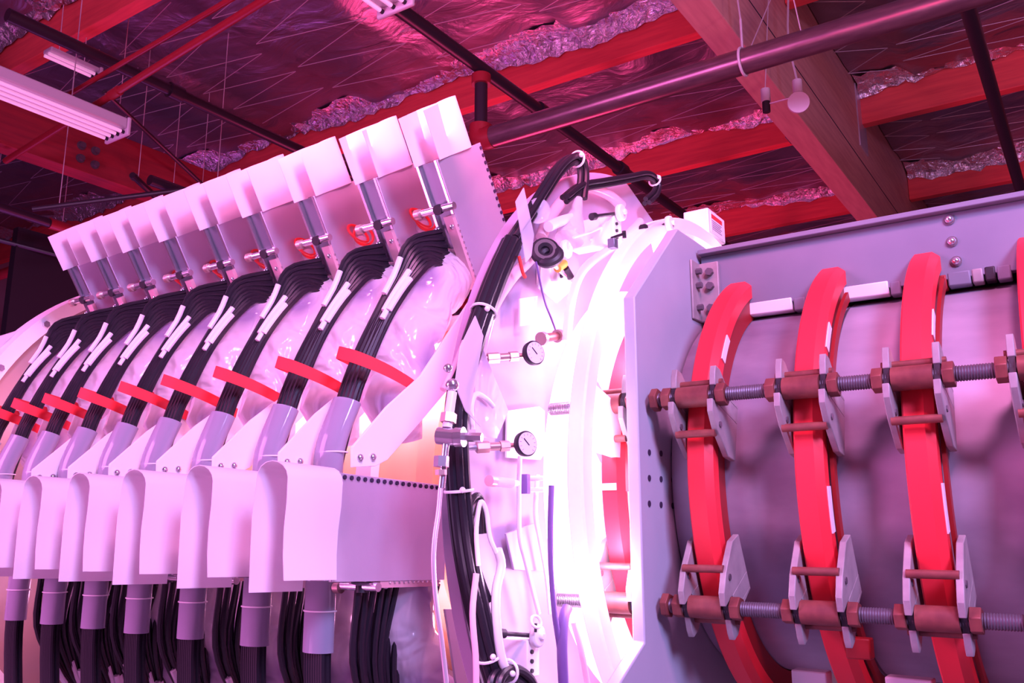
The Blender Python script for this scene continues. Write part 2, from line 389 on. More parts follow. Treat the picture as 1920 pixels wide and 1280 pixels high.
def led_fixture(label, pe, length, wdt, tubes, grp='roof light fixtures'):
    pe = V(pe); t = thing('light_fixture', label, 'light fixture', pe, grp)
    y0 = pe.y-length; y1 = pe.y; x = pe.x; z = pe.z; h = wdt*.30
    MB().box(x-wdt/2, x+wdt/2, y0, y1-.03, z, z+h).build('housing', 'lamp_body', t, bevel=.01)
    MB().prism([(y1-.03, z-.05), (y1, z-.05), (y1, z+h+.01), (y1-.03, z+h+.01)], x-wdt/2-.01, x+wdt/2+.01).build('end_cap', 'lamp_body', t, bevel=.01)
    for i in range(tubes):
        xx = x-wdt/2+wdt*(i+.5)/tubes
        tb = MB().cyl((xx, y0, z-.022), (xx, y1-.055, z-.022), .014, 14).build('led_tube', 'led', t)
        MB().cyl((xx, y1-.055, z-.022), (xx, y1-.03, z-.022), .014, 10).build('socket', 'black', tb)
    for yy in (y1-min(.4, length*.3), y0+.1): MB().cyl((x, yy, z+h), (x-.02, yy, 4.4), .004, 6).build('hanging_wire', 'wire', t)
    return t
led_fixture('lit four-tube light fixture hanging at the left edge', at(224, 252, Z=3.02), 2.2, .29, 4)
led_fixture('lit light fixture cut off by the top edge of the photo', at(745, 12, Z=3.02), 2.2, .26, 3)
led_fixture('small unlit fixture behind the slanted red pipes at upper left', at(185, 141, Z=3.9), .46, .13, 2)
# emergency twin lamp holder
t = thing('lamp_holder', 'unlit lamp bar with two black sockets hanging below the salmon beam', 'lamp holder', at(1470, 190, Z=3.05))
pa, pb = at(1437, 203, Z=3.0), at(1497, 187, Z=3.0)
for p in (pa, pb):
    s_ = MB().cyl(p+V((0, 0, -.03)), p+V((0, 0, .05)), .028, 12).build('socket', 'black', t)
    MB().cyl(p+V((0, 0, .05)), p+V((0, 0, .15)), .034, 12).build('socket_cap', 'lamp_body', s_)
MB().cyl(pa+V((0, 0, .03)), pb+V((0, 0, .03)), .007, 6).build('bar', 'wire', t)
MB().cyl(pb+V((.01, -.05, -.05)), pb+V((.02, -.075, -.055)), .075, 22).build('end_disc', 'lamp_body', t)
MB().tube(smooth([pb+V((0, 0, .15)), pb+V((-.04, 0, .5)), pb+V((-.02, 0, .9)), pb+V((-.12, .1, 1.25))], 4), .008, 6).build('hanging_wire', 'wire', t)
MB().tube([pa+V((0, 0, .15)), pa+V((.1, 0, 1.2))], .004, 6).build('hanging_wire', 'wire', t)
# braces and cable at left
def bar(label, a, b, r, m, name='brace_bar'):
    t = thing(name, label, 'brace', (V(a)+V(b))/2, 'thin braces under the roof')
    MB().cyl(a, b, r, 10).build('bar', m, t)
    for f in (.12, .88):
        c = V(a).lerp(V(b), f); MB().cyl(c, V((c.x, c.y, 4.56)), .004, 6).build('hanger_wire', 'wire', t)
    return t
bar('thin black cable stretched across the left roof above the card modules', at(60, 392, Z=2.6), at(450, 342, Z=3.1), .022, 'pipe_black')
bar('short black brace rising from the dark red beam', at(248, 328, Z=3.22), at(330, 405, Z=3.15), .03, 'pipe_black')
bar('thin pale strut running down past the lit fixture', at(195, 172, Z=3.7), at(400, 365, Z=3.5), .02, 'pipe_black')
t = thing('fire_pipe', 'black and red branched pipe at the left edge', 'pipe', at(100, 420, Z=2.9))
MB().cyl(at(-60, 368, Z=2.9), at(92, 418, Z=2.9), .045, 16).build('pipe', 'pipe_black', t)
MB().cyl(at(92, 418, Z=2.9), at(180, 445, Z=2.9), .055, 16).build('red_section', 'pipe_red', t)
MB().cyl(at(-60, 535, Z=2.9), at(360, 395, Z=2.9), .06, 16).build('cross_pipe', 'pipe_red', t)
bar('lower thin black rod at the left edge', at(-40, 440, Z=2.9), at(130, 484, Z=2.8), .025, 'pipe_black')
# dark curtain and small bright panel far left
sc = at(20, 620, X=-9)
MB_ = MB().box(-9.1, -9.0, at(18, 560, X=-9).y, at(190, 560, X=-9).y+2.0, -CZ, at(20, 512, X=-9).z+.5)
tag(MB_.build('dark_curtain', 'black'), 'tall black screen behind the leftmost card modules', 'screen')

# ================================================================== RIGHT SECTION OF THE MACHINE
# vessel
t = thing('steel_vessel', 'big horizontal steel vessel filling the lower right, strapped by red bands', 'vessel', (0, YC, ZC-.41))
MB().rev([(-.754, .0), (-.754, .41), (1.3, .41), (1.3, .0)], n=128).build('shell', 'steel', t)
for x in (-.43, .06):
    MB().rev([(x, .409), (x+.001, .4112), (x+.005, .4112), (x+.006, .409)], n=96).build('weld_seam', 'rod', t)
# end plate
poly = [(1.565, -.205), (1.30, -.350), (1.30, -CZ), (2.94, -CZ), (2.94, -.350), (2.675, -.205), (2.675, .462), (2.44, .675), (1.80, .675), (1.565, .462)]
t = thing('end_plate', 'tall grey octagonal end plate standing left of the red bands', 'end plate', (-.77, YC, -CZ))
MB().prism(poly, -.783, -.757).build('plate', 'grey_paint', t, bevel=.003)
for i in range(3):
    for j in range(3):
        c = at(1217+22*i, 848+48*j+2*i, X=-.757)
        MB().cyl(c+V((-.001, 0, 0)), c+V((.0015, 0, 0)), .0062, 12).build('bolt_hole', 'hole', t)
# bands
BX = [-.683, -.475, -.288, -.098, -.872]
bandl = ['red band round the steel vessel next to the grey end plate', 'second red band round the vessel from the grey end plate',
         'third red band round the vessel from the grey end plate', 'red band round the vessel at the right edge of the photo',
         'red band in the bright gap behind the grey end plate']
def band(i):
    x = BX[i]; wd = .050; a0, a1 = (66.0, -246.0) if i < 4 else (90, -270)
    t = thing('clamp_band', bandl[i], 'band', cylp(.5, -90, x+wd/2), 'red vessel bands')
    MB().rev([(x, .462), (x, .497), (x+.003, .5), (x+wd*.72, .5), (x+wd, .488), (x+wd, .462)], a0, a1, 128).build('band', 'red_band', t)
    MB().rev([(x+.01, .4125), (x+.01, .461), (x+wd-.006, .461), (x+wd-.006, .4125)], a0, a1, 96).build('spacer', 'dark_red', t)
    if i in (1, 2):
        MB().rev([(x+wd+.001, .432), (x+wd+.001, .452), (x+wd+.008, .452), (x+wd+.008, .432)], 60, -60, 64).build('backing_band', 'dark_red', t)
    for a in ((38, 30) if i < 3 else (0,)), ((-22, -30) if i == 0 else (-3, -13)):
        if len(a) == 2: MB().rev([(x+wd, .464), (x+wd+.0025, .464), (x+wd+.0025, .482), (x+wd, .482)], a[0], a[1], 8).build('white_tag', 'white', t)
    if i == 4:
        MB().rev([(x+.004, .5005), (x+.004, .503), (x+.036, .503), (x+.036, .5005)], -1, -2.6, 4).build('white_tag', 'white', t)
    return t
for i in range(5): band(i)
# threaded rods
def rod(label, r, ph, x0, x1, tip=.012):
    c0 = cylp(r, ph, 0); path = []; rr = []; x = x0; k = 0
    while x < x1:
        path.append((x, c0.y, c0.z)); rr.append(.0138 if k % 2 else .0120); x += .0022; k += 1
    t = thing('threaded_rod', label, 'threaded rod', (x0, c0.y, c0.z), 'threaded rods')
    MB().tube(path, rr, 14).build('rod', 'rod', t); return t
RR = [(.532, 16.6), (.548, -26.4)]
rod('upper threaded rod running through the band clamps', *RR[0], -.745, .60)
rod('lower threaded rod running through the band clamps', *RR[1], -.745, .60)
rod('upper threaded rod in the bright gap behind the end plate', *RR[0], -.985, -.786)
rod('lower threaded rod in the bright gap behind the end plate', *RR[1], -.985, -.786)
def clamp(label, r, ph, x, flip):            # x: centre of the band
    a = rad(ph); o0 = cylp(r, ph, 0)
    ra = V((0, -cos(a), sin(a))); tg = V((0, sin(a), cos(a)))*(-1 if flip else 1)
    def P(xx, u, v): return V((xx, o0.y, o0.z))+tg*u+ra*v
    t = thing('rod_clamp', label, 'clamp', P(x, 0, 0), 'rod clamps')
    for sx in (-1, 1):
        xa = x+sx*.040-.006
        up_ = [(.016, -.112), (.016, .014), (.040, .018), (.056, .016), (.057, -.006), (.026, -.070), (.022, -.112)]
        dn_ = [(-.016, -.112), (-.016, .022), (-.040, .016), (-.066, -.012), (-.098, -.075), (-.094, -.112)]
        m = MB().slab([P(xa, u, v) for u, v in up_], (.012, 0, 0)).slab([P(xa, u, v) for u, v in dn_], (.012, 0, 0))
        m.slab([P(xa, u, v) for u, v in ((.0165, -.112), (.0165, -.020), (-.0165, -.020), (-.0165, -.112))], (.012, 0, 0))
        pl = m.build('side_plate', 'clamp', t, bevel=.0015)
        MB().slab([P(xa+.001, u, v) for u, v in ((.0155, -.0195), (.0155, .013), (-.0155, .013), (-.0155, -.0195))], (.010, 0, 0)).build('slot_gap_dark', 'black', pl)  # black block put in for the darkness of the open slot
        MB().cyl(P(xa+.012, -.052, -.022), P(xa+.0145, -.052, -.022), .006, 10).build('rivet', 'rod', pl)
    MB().cyl(P(x-.033, 0, 0), P(x+.033, 0, 0), .021, 24).build('barrel', 'copper', t)
    for sx in (-1, 1):
        nx = x+sx*.056
        MB().cyl(P(nx-.009, 0, 0), P(nx+.009, 0, 0), .0225, 6).build('hex_nut', 'copper', t, bevel=.0015)
    MB().cyl(P(x-.052, .030, -.008), P(x+.052, .030, -.008), .0075, 12).build('cross_pin', 'copper', t)
    MB().cyl(P(x-.040, -.070, -.018), P(x+.040, -.070, -.018), .0075, 12).build('cross_pin', 'copper', t)
    return t
pos = ['on the band next to the grey end plate', 'on the second band from the end plate', 'on the third band from the end plate', 'on the band at the right edge', 'on the band in the bright gap']
for i in range(5):
    for j, (r, ph) in enumerate(RR):
        clamp('%s rod clamp %s' % (['upper', 'lower'][j], pos[i]), r, ph, BX[i]+.027, j == 1)
# end nuts
for j, (r, ph) in enumerate(RR):
    c = cylp(r, ph, -.745)
    tag(MB().cyl(c, c+V((.014, 0, 0)), .0235, 6).build('lock_nut', 'copper', bevel=.0015), '%s copper lock nut at the end plate' % ['upper', 'lower'][j], 'nut', 'lock nuts')
# beam over the vessel
t = thing('support_beam', 'long grey steel beam lying over the vessel at upper right', 'beam', (.3, YC, .5))
MB().box(-.752, 1.3, 1.92, 1.945, .497, .637).build('front_web', 'beam_grey', t, bevel=.002)
MB().box(-.752, 1.3, 1.90, 2.34, .637, .649).build('top_flange', 'beam_grey', t, bevel=.002)
MB().box(-.752, 1.3, 2.295, 2.32, .497, .637).build('rear_web', 'beam_grey', t)
for (px, py) in ((1780, 412), (1785, 453), (1793, 490)):
    c = at(px, py, Y=1.92); b = MB().cyl(c, c+V((0, -.003, 0)), .011, 16).build('washer', 'chrome', t)
    MB().ball(c+V((0, -.004, 0)), .008, 8).build('bolt_head', 'chrome', b)
t = thing('angle_bracket', 'pale bolted bracket joining the grey beam to the end plate', 'bracket', (-.73, 1.91, .5))
MB().box(-.7565, -.706, 1.908, 1.9195, .475, .617).box(-.7565, -.751, 1.86, 1.908, .475, .617).build('bracket_plate', 'clamp', t, bevel=.002)
for z in (.592, .558, .505):
    MB().cyl((-.7255, 1.908, z), (-.7255, 1.897, z), .0095, 6).build('nut', 'rod', t)
    MB().cyl((-.7505, 1.885, z), (-.738, 1.885, z), .0075, 6).build('nut', 'rod', t)
def strip(label, px0, px1, py0, py1, m, y=1.93, name='foam_block', cat='block', dz=.030, grp='blocks under the beam'):
    a, b = at(px0, py0, Y=y), at(px1, py1, Y=y)
    return tag(MB().box(a.x, b.x, y-.012, y+.02, a.z-dz, a.z-.001).build(name, m, bevel=.003), label, cat, grp)
strip('white block under the beam beside the first red band', 1402, 1487, 570, 560, 'white')
strip('white block under the beam between second and third red bands', 1577, 1667, 540, 530, 'white')
strip('short grey block under the beam left of the second band', 1490, 1512, 560, 555, 'beam_grey')
strip('short grey block under the beam left of the third band', 1670, 1690, 530, 527, 'beam_grey')
strip('dark red block under the beam right of the second band', 1562, 1576, 545, 541, 'dark_red')
strip('dark red block under the beam right of the third band', 1745, 1775, 520, 514, 'dark_red')
strip('long grey block under the beam right of the third band', 1777, 1820, 513, 508, 'beam_grey')
sq = strip('square pale nut plate under the beam near the right edge', 1822, 1843, 506, 502, 'clamp')
strip('black block under the beam near the right edge', 1846, 1866, 502, 497, 'black')
strip('grey block under the beam at the right edge', 1869, 1895, 500, 494, 'beam_grey')
a = at(1500, 1250, Y=1.80)
for lab, p0, p1, yy in (('white block low on the vessel left of the second band', 1495, 1560, 1262), ('white block low on the vessel left of the third band', 1668, 1755, 1275)):
    a, b = at(p0, yy, Y=1.84), at(p1, yy, Y=1.84)
    tag(MB().box(a.x, b.x, 1.80, 1.84, a.z-.03, a.z+.012).build('foam_block', 'white', bevel=.003), lab, 'block', 'blocks low on the vessel')
for lab, p0, p1, y0_, y1_ in (('dark red stop beside the second band below the upper clamp', 1549, 1572, 738, 800), ('dark red pad low on the vessel right of the second band', 1590, 1640, 1192, 1235)):
    a, b = at(p0, y0_, Y=1.715), at(p1, y1_, Y=1.715)
    tag(MB().box(a.x, b.x, 1.690, 1.72, b.z, a.z).build('rubber_pad', 'dark_red', bevel=.003), lab, 'pad', 'dark red pads')
# things behind the beam top
t = thing('control_box', 'small white box with a red striped label above the end plate', 'box', (-.80, 2.2, .72))
bx = at(1302, 408, X=-.92); 
MB().box(-.93, -.855, bx.y-.06, bx.y+.07, bx.z-.075, bx.z).build('box_body', 'white', t, bevel=.004)
lb = MB().box(-.855, -.8535, bx.y-.045, bx.y+.045, bx.z-.068, bx.z-.008).build('label', 'white', t)
MB().box(-.8535, -.8525, bx.y-.04, bx.y+.04, bx.z-.026, bx.z-.014).build('label_stripe', 'label_red', lb)
m = MB()
for k in range(5): m.box(-.8535, -.8525, bx.y-.038, bx.y+.036-.008*(k % 2), bx.z-.034-.006*k, bx.z-.0315-.006*k)
m.build('label_text', 'label_ink', lb)
t = thing('pipe_fitting', 'copper and black pipe fitting lying on top of the grey beam', 'fitting', (-.65, 2.25, .68))
q = V((-.74, 2.2, .685))
MB().cyl(q, q+V((.03, 0, 0)), .030, 18).build('black_collar', 'black', t)
MB().cyl(q+V((.03, 0, 0)), q+V((.038, 0, 0)), .036, 18).build('washer', 'chrome', t)
MB().cyl(q+V((.038, 0, 0)), q+V((.06, 0, 0)), .026, 6).build('nut', 'copper', t)
MB().cyl(q+V((.06, 0, 0)), q+V((.17, 0, 0)), .020, 18).build('tube', 'brass', t)
MB().cyl(q+V((.17, 0, 0)), q+V((.19, 0, 0)), .028, 18).build('end_ring', 'chrome', t)
MB().cyl(q+V((.19, 0, 0)), q+V((1.8, 0, 0)), .018, 14).build('long_pipe', 'pipe_black', t)

# ================================================================== BRIGHT GAP AND FLANGES
t = thing('discharge_tube', 'glowing pinkish white tube in the gap behind the end plate', 'tube', (-.83, YC, ZC-.42))
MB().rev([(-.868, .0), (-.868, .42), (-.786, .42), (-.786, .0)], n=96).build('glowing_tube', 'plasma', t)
t = thing('inner_flange', 'blown-out bright white spoked drum ring just left of the end plate', 'flange ring', (-.845, YC, ZC-.69))
MB().rev([(-.850, .640), (-.850, .674), (-.846, .678), (-.819, .678), (-.815, .674), (-.815, .640)], n=160).build('rim', 'glow_acrylic', t)
for k in range(6):
    a0 = 5+60*k; MB().rev([(-.848, .455), (-.848, .639), (-.830, .639), (-.830, .455)], a0, a0+12, 6).build('spoke', 'glow_acrylic', t)
MB().rev([(-.870, .430), (-.870, .454), (-.83, .454), (-.83, .430)], n=96).build('hub_ring', 'glow_acrylic', t)
t = thing('outer_flange', 'pale lilac flange disc carrying gauges, valves and hoses', 'flange', (-1.015, YC, ZC-.83))
dp = []
for k in range(160):
    a = 2.25*k; c = cylp(.83, a, 0)
    if 84 < a < 136: f = (a-84)/52; c = cylp(.83, 84, 0).lerp(cylp(.83, 136, 0), f)
    dp.append((c.y, c.z))
MB().prism(dp, -1.03, -1.0).build('disc', 'lilac', t, bevel=.003)
MB().rev([(-.999, .0), (-.999, .52), (-.93, .44), (-.873, .43), (-.873, .0)], n=96).build('glowing_neck', 'neck_glow', t)  # emission added to the neck so the gap washes out white

FX = -.985
def on(px, py, X=FX): return at(px, py, X=X)
def hose(label, pts, r, m, name='hose', cat='hose', X=FX, grp=None, sm=5):
    P = [at(p[0], p[1], X=(p[2] if len(p) > 2 else X)) for p in pts]
    return tag(MB().tube(smooth(P, sm), r, 12).build(name, m), label, cat, grp)
hose('clear pink hose curving along the rim of the lilac flange', [(892, 745), (893, 700), (905, 645), (925, 575), (960, 520), (990, 490), (1008, 465)], .0125, 'tube_pink', X=-.975)
hose('clear pink hose arching over the top of the lilac flange', [(1015, 445), (1030, 410), (1060, 372), (1100, 352), (1140, 365), (1165, 385)], .0135, 'tube_pink', X=-.975)
hose('short white hose stub beside the black coil', [(1028, 425), (1050, 415), (1075, 408)], .012, 'white', X=-.95)
# black trunk cable bundle on the left rim
def trunk(label, pts, n, rad_, r, X, ties=(), grp='black cable trunks'):
    P = [at(p[0], p[1], X=(p[2] if len(p) > 2 else X)) for p in pts]; S = smooth(P, 5)
    t = thing('trunk_bundle', label, 'cable', min(S, key=lambda p: p.z), grp)
    for k in range(n):
        a = 2*pi*k/n; o = V((cos(a)*rad_, sin(a)*rad_*.5, sin(a)*rad_*.4)) if n > 1 else V((0, 0, 0))
        pth = []
        for i, p in enumerate(S):
            tt = (S[min(i+1, len(S)-1)]-S[max(i-1, 0)]).normalized(); u = tt.cross(V((1, 0, 0)))
            u = u.normalized() if u.length > .01 else V((0, 1, 0)); q = tt.cross(u)
            pth.append(p+u*cos(a)*rad_+q*sin(a)*rad_)
        MB().tube(pth, r, 9).build('cable', 'cable', t)
    for f in ties:
        i = int(f*(len(S)-1)); tt = (S[min(i+1, len(S)-1)]-S[max(i-1, 0)]).normalized()
        MB().ring(S[i], tt, rad_+r+.002, .0028, 20, 6).ball(S[i]+V((.02, -.016, 0)), .0055, 6).build('zip_tie', 'white', t)
    return t
trunk('thick black cable trunk running down the left rim of the flange', [(960, 455), (935, 510), (912, 570), (885, 650), (862, 730), (856, 800), (858, 880), (866, 980), (878, 1060), (893, 1130), (912, 1210), (938, 1300), (950, 1380)], 7, .0145, .0085, -.955, (.195, .54, .86))
trunk('twin black cables looping up above the flange, left loop', [(962, 450), (992, 405), (1020, 360), (1048, 318), (1072, 298), (1087, 303), (1092, 330), (1088, 372)], 3, .009, .0078, -.955, (.68,))
trunk('twin black cables looping over to the right above the flange', [(1060, 372), (1090, 350), (1130, 342), (1180, 333), (1212, 328), (1230, 342), (1228, 362), (1212, 378)], 3, .0075, .0068, -.955, (.70,))
trunk('short black cable loop inside the left rim trunk', [(905, 1000), (903, 960), (896, 935), (884, 950), (878, 1000), (893, 1070), (915, 1130)], 2, .006, .006, -.945, ())
trunk('coiled black cables at the bottom edge of the flange', [(930, 1300), (935, 1272), (958, 1258), (985, 1275), (1000, 1310)], 3, .010, .008, -.93, (.45,))
tag(MB().ring(on(1022, 472, -.93), (.6, -.8, .2), .020, .0125, 24, 10).ring(on(1030, 480, -.922), (.3, -.9, .5), .020, .0115, 24, 10).build('cable_coil', 'black'), 'small tangled black coil near the top of the flange', 'cable coil')
t = thing('tee_fitting', 'chrome elbow with orange tape below the black coil', 'fitting', on(1052, 505, -.94))
MB().cyl(on(1035, 492, -.93), on(1075, 530, -.94), .006, 10).build('tube', 'chrome', t)
MB().cyl(on(1045, 503, -.931), on(1058, 494, -.931), .0095, 12).build('orange_tape', 'yellow', t)
MB().cyl(on(1060, 503, -.93), on(1070, 520, -.93), .0085, 12).build('black_nut', 'black', t)
# insulated studs: white discs with black studs
def insulator(label, cx, cy, sx, sy, X=-.93, r=.030, body=True):
    c = on(cx, cy, X); t = thing('insulated_stud', label, 'insulator', c+V((0, 0, -r)), 'white insulated studs')
    MB().rev
    m = MB().cyl(c+V((-.010, 0, 0)), c+V((.004, 0, 0)), r, 28); m.build('disc', 'white', t, bevel=.004)
    MB().cyl(c+V((.004, 0, 0)), c+V((.012, 0, 0)), r*.32, 14).build('hub', 'white', t, bevel=.002)
    e = on(sx, sy, X-.02)
    MB().cyl(c+V((-.012, 0, 0)), e, .0042, 10).build('stud', 'black', t)
    MB().cyl(e+(e-c).normalized()*-.008, e+(e-c).normalized()*.006, .0085, 12).build('stud_tip', 'black', t)
    if body:
        b = MB().box(-.999, c.x-.012, c.y-.02, c.y+.022, c.z-.075, c.z-.006).build('mount_block', 'white', t, bevel=.003)
        m = MB()
        for k in range(3): m.cyl((c.x-.013, c.y-.008, c.z-.028-.017*k), (c.x-.008, c.y-.008, c.z-.028-.017*k), .004, 8)
        m.build('screw', 'black', b)
    return t
insulator('white insulator disc with black stud above the orange taped elbow', 1063, 467, 1046, 468, r=.021)
insulator('white insulator disc with black stud at the top of the flange', 1166, 398, 1112, 406, r=.020, X=-.87)
insulator('white insulator disc with black stud against the tip of the end plate', 1257, 418, 1206, 427, r=.018, body=False, X=-.805)
insulator('white insulator disc with black stud at the bottom of the flange', 1010, 1192, 940, 1187, r=.021)
# gauges
def gauge(label, cx, cy, ex, ey, X=-.90, r=.0235):
    c = on(cx, cy, X); t = thing('pressure_gauge', label, 'gauge', c+V((0, 0, -r)), 'pressure gauges')
    n = V((.93, -.30, .05)).normalized()
    MB().tube([c-n*.020, c-n*.006, c+n*.004, c+n*.006], [r*.45, r*.98, r*1.04, r*.98], 32).build('case', 'black', t)
    f = MB().cyl(c+n*.0062, c+n*.0072, r*.90, 32).build('dial', 'dial', t)
    u = n.cross(V((0, 0, 1))).normalized(); v = u.cross(n)
    m = MB()
    for k in range(11):
        a = rad(-135+27*k+90); d = u*cos(a)+v*sin(a); m.obox(c+n*.0076+d*r*.72, d*r*.08, n.cross(d)*.0005, n*.0003)
    m.build('dial_marks', 'label_ink', f)
    MB().obox(c+n*.0080+(u*.5+v*.5)*r*.25, (u+v)*r*.26, (u-v)*.0006, n*.0003).build('needle', 'black', f)
    e = on(ex, ey, X-.05)
    d = (e-c); L = [c-n*.02+d*k for k in (0, .22, .45, .7, 1.0)]
    st = MB().cyl(L[0], L[1], .0055, 10).build('stem', 'brass', t)
    MB().cyl(L[1], L[2], .0105, 6).cyl(L[2], L[3], .008, 12).cyl(L[3], L[4], .0115, 6).build('valve_body', 'brass', t, bevel=.0008)
    MB().cyl(L[4], L[4]+d*.25, .006, 10).build('tail_tube', 'chrome', t)
    return t
gauge('upper round pressure gauge on its brass stem', 1000, 662, 925, 668)
gauge('lower round pressure gauge on its brass stem', 985, 832, 905, 836)
t = thing('valve_cluster', 'chrome and dark valve cluster hanging left of the trunk cable', 'valve', on(840, 830, -.93))
cc = on(838, 818, -.93)
MB().cyl(cc+V((-.016, -.004, .002)), cc+V((.016, .004, -.002)), .015, 20).build('valve_barrel', 'chrome', t)
MB().cyl(cc+V((.016, .004, -.002)), cc+V((.030, .008, -.002)), .017, 24).build('ring_nut', 'chrome', t)
MB().cyl(cc+V((.030, .008, -.002)), cc+V((.062, .016, -.004)), .008, 6).build('coupling', 'chrome', t)
MB().cyl(cc+V((0, 0, .015)), on(848, 735, -.93), .0085, 12).build('upper_tube', 'white', t)
MB().cyl(on(842, 775, -.93), on(840, 792, -.93), .014, 6).build('upper_nut', 'brass', t)
MB().cyl(cc, on(828, 915, -.93), .006, 12).build('lower_tube', 'chrome', t)
MB().cyl(on(828, 855, -.93), on(827, 875, -.93), .013, 6).build('lower_nut', 'chrome', t)
MB().cyl(on(827, 880, -.93), on(827, 890, -.93), .010, 6).build('lower_cap', 'brass', t)
MB().ball(on(848, 722, -.93), .012, 8).ball(on(840, 690, -.93), .008, 8).build('elbow', 'chrome', t)
hose('thin pale tube hanging down in front of the lower card module', [(826, 915), (822, 960), (815, 1010), (813, 1060), (818, 1130), (828, 1200), (838, 1290)], .0042, 'wire', X=-.93, name='thin_tube')
# flange plates, tubes
def plate(label, pts, X, m, th=.005, name='panel', cat='plate', grp=None, bev=.001):
    return tag(MB().slab([on(px, py, X) for px, py in pts], (th, 0, 0)).build(name, m, bevel=bev), label, cat, grp)
plate('small bolted pink plate on the lower flange', [(945, 1000), (1005, 978), (1020, 1070), (960, 1068)], -.984, 'lilac')
plate('rounded white panel behind the lower gauge', [(948, 770), (1008, 762), (1018, 770), (1018, 850), (1010, 862), (946, 858)], -.986, 'white', name='cover_plate')
plate('bright white sheet near the centre of the flange', [(1010, 500), (1035, 488), (1075, 520), (1068, 545), (1042, 568), (1008, 540)], -.965, 'white', name='white_sheet')
plate('tall white wedge sheet on the upper flange', [(972, 560), (1005, 555), (1000, 608), (972, 612)], -.975, 'white', name='white_sheet')
plate('clear pointed plastic sheet standing up at the flange top left', [(966, 378), (981, 352), (1000, 440), (995, 480), (985, 492)], -.94, 'clearfilm', .002, 'plastic_sheet', 'plastic sheet', 'clear plastic sheets', 0)
plate('clear plastic wedge hanging in front of the trunk cable', [(890, 592), (905, 630), (880, 770), (900, 800), (872, 770), (852, 720), (862, 650)], -.93, 'clearfilm', .002, 'plastic_sheet', 'plastic sheet', 'clear plastic sheets', 0)
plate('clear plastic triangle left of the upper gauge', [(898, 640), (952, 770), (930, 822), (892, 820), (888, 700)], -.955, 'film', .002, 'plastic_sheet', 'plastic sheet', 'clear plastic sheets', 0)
c = on(1078, 428, -.95)
t = thing('plastic_boot', 'translucent cone-shaped plastic boot hanging from the black loop', 'boot', on(1075, 450, -.95))
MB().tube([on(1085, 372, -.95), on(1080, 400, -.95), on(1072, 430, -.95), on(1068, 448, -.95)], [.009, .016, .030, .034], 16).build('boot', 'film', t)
tag(MB().ball(on(1008, 395, -.96), .028, 10).build('plastic_bulb', 'clearfilm'), 'milky round plastic bulb under the left cable loop', 'bulb')
t = thing('terminal_block', 'small dark square terminal on the upper flange', 'terminal', on(1147, 457, -.807))
q = on(1149, 457, -.807); MB().box(q.x-.008, q.x+.008, q.y-.009, q.y+.009, q.z-.010, q.z+.010).build('block', 'channel', t, bevel=.001)
MB().cyl(on(1147, 446, -.807), on(1170, 438, -.807), .0030, 8).build('stud', 'black', t)
MB().cyl(on(1170, 433, -.807), on(1171, 446, -.807), .0045, 8).build('stud_nut', 'black', t)
for k, (lab, pts, r, m, X) in enumerate((
        ('white wire running from the top disc down to the left', [(1166, 405), (1130, 425), (1105, 436), (1075, 445)], .0028, 'white', -.915),
        ('straight white rod across the upper flange', [(1105, 450), (1145, 442), (1185, 436)], .0026, 'white', -.94),
        ('broad pale hose curving across the bright upper flange', [(1200, 415), (1160, 455), (1110, 490), (1085, 520), (1070, 570), (1062, 640)], .010, 'tube_pink', -.91),
        ('bent white tube running down the middle of the flange', [(975, 855), (973, 910), (974, 1000), (985, 1050), (1000, 1110), (1010, 1150)], .0048, 'white', -.955),
        ('second bent white tube right of the first one', [(1008, 890), (1004, 960), (1012, 1010), (1025, 1080), (1032, 1150)], .0048, 'white', -.955),
        ('white sleeved wire loop beside the trunk cable', [(893, 1290, -.93), (892, 1230, -.93), (886, 1150, -.93), (893, 1075, -.93)], .0055, 'tube_pink', -.93),
        ('pale wire loop hugging the trunk cable', [(897, 1060), (893, 1000), (897, 955), (903, 940), (912, 960), (918, 1005), (930, 1035)], .0042, 'white', -.925),
        ('white splayed wire harness at the lower left of the flange', [(933, 1030), (940, 1060), (930, 1110), (932, 1180), (942, 1240), (955, 1262)], .0085, 'white', -.93),
        ('violet hose running down the right side of the flange', [(1034, 910), (1032, 990), (1034, 1070), (1040, 1150), (1050, 1220), (1056, 1300)], .0058, 'violet_hose', -.90),
        ('short thick violet hose at the bottom right of the flange', [(1064, 1138), (1057, 1160), (1054, 1220), (1058, 1300)], .0105, 'violet_hose', -.895),
        ('pale hose down the bright flange beside the violet hose', [(1075, 1165), (1090, 1220), (1105, 1300)], .006, 'tube_pink', -.89),
        ('thin pale wire zigzagging over the upper flange', [(1005, 490), (1020, 560), (1035, 600), (1050, 640)], .0022, 'violet_hose', -.94),
        ('thin red wire at the upper left of the flange', [(973, 480), (980, 510), (985, 520)], .0035, 'redwire', -.93),
        ('thin tube bent over the clear plastic triangle', [(886, 805), (884, 760), (893, 738), (912, 748), (925, 762)], .0048, 'white', -.945),
        ('pinkish rim tube on the left flange edge', [(870, 640), (850, 690), (830, 730)], .005, 'tube_pink', -.96))):
    hose(lab, pts, r, m, 'small_hose' if r > .004 else 'wire', 'hose' if r > .004 else 'wire', X, 'small hoses and wires on the flange', 4)
t = thing('feedthrough', 'brass tipped clear feedthrough on the lower flange', 'fitting', on(925, 905, -.96))
MB().cyl(on(925, 902, -.95), on(958, 905, -.955), .010, 16).build('clear_body', 'tube_pink', t)
MB().cyl(on(917, 901, -.949), on(926, 902, -.95), .0105, 16).build('tip', 'brass', t)
MB().cyl(on(958, 905, -.955), on(972, 906, -.957), .006, 12).build('neck', 'white', t)
q = on(985, 906, -.955)
t = thing('junction_block', 'violet junction block with two white tubes clamped to it', 'block', q+V((0, 0, -.02)))
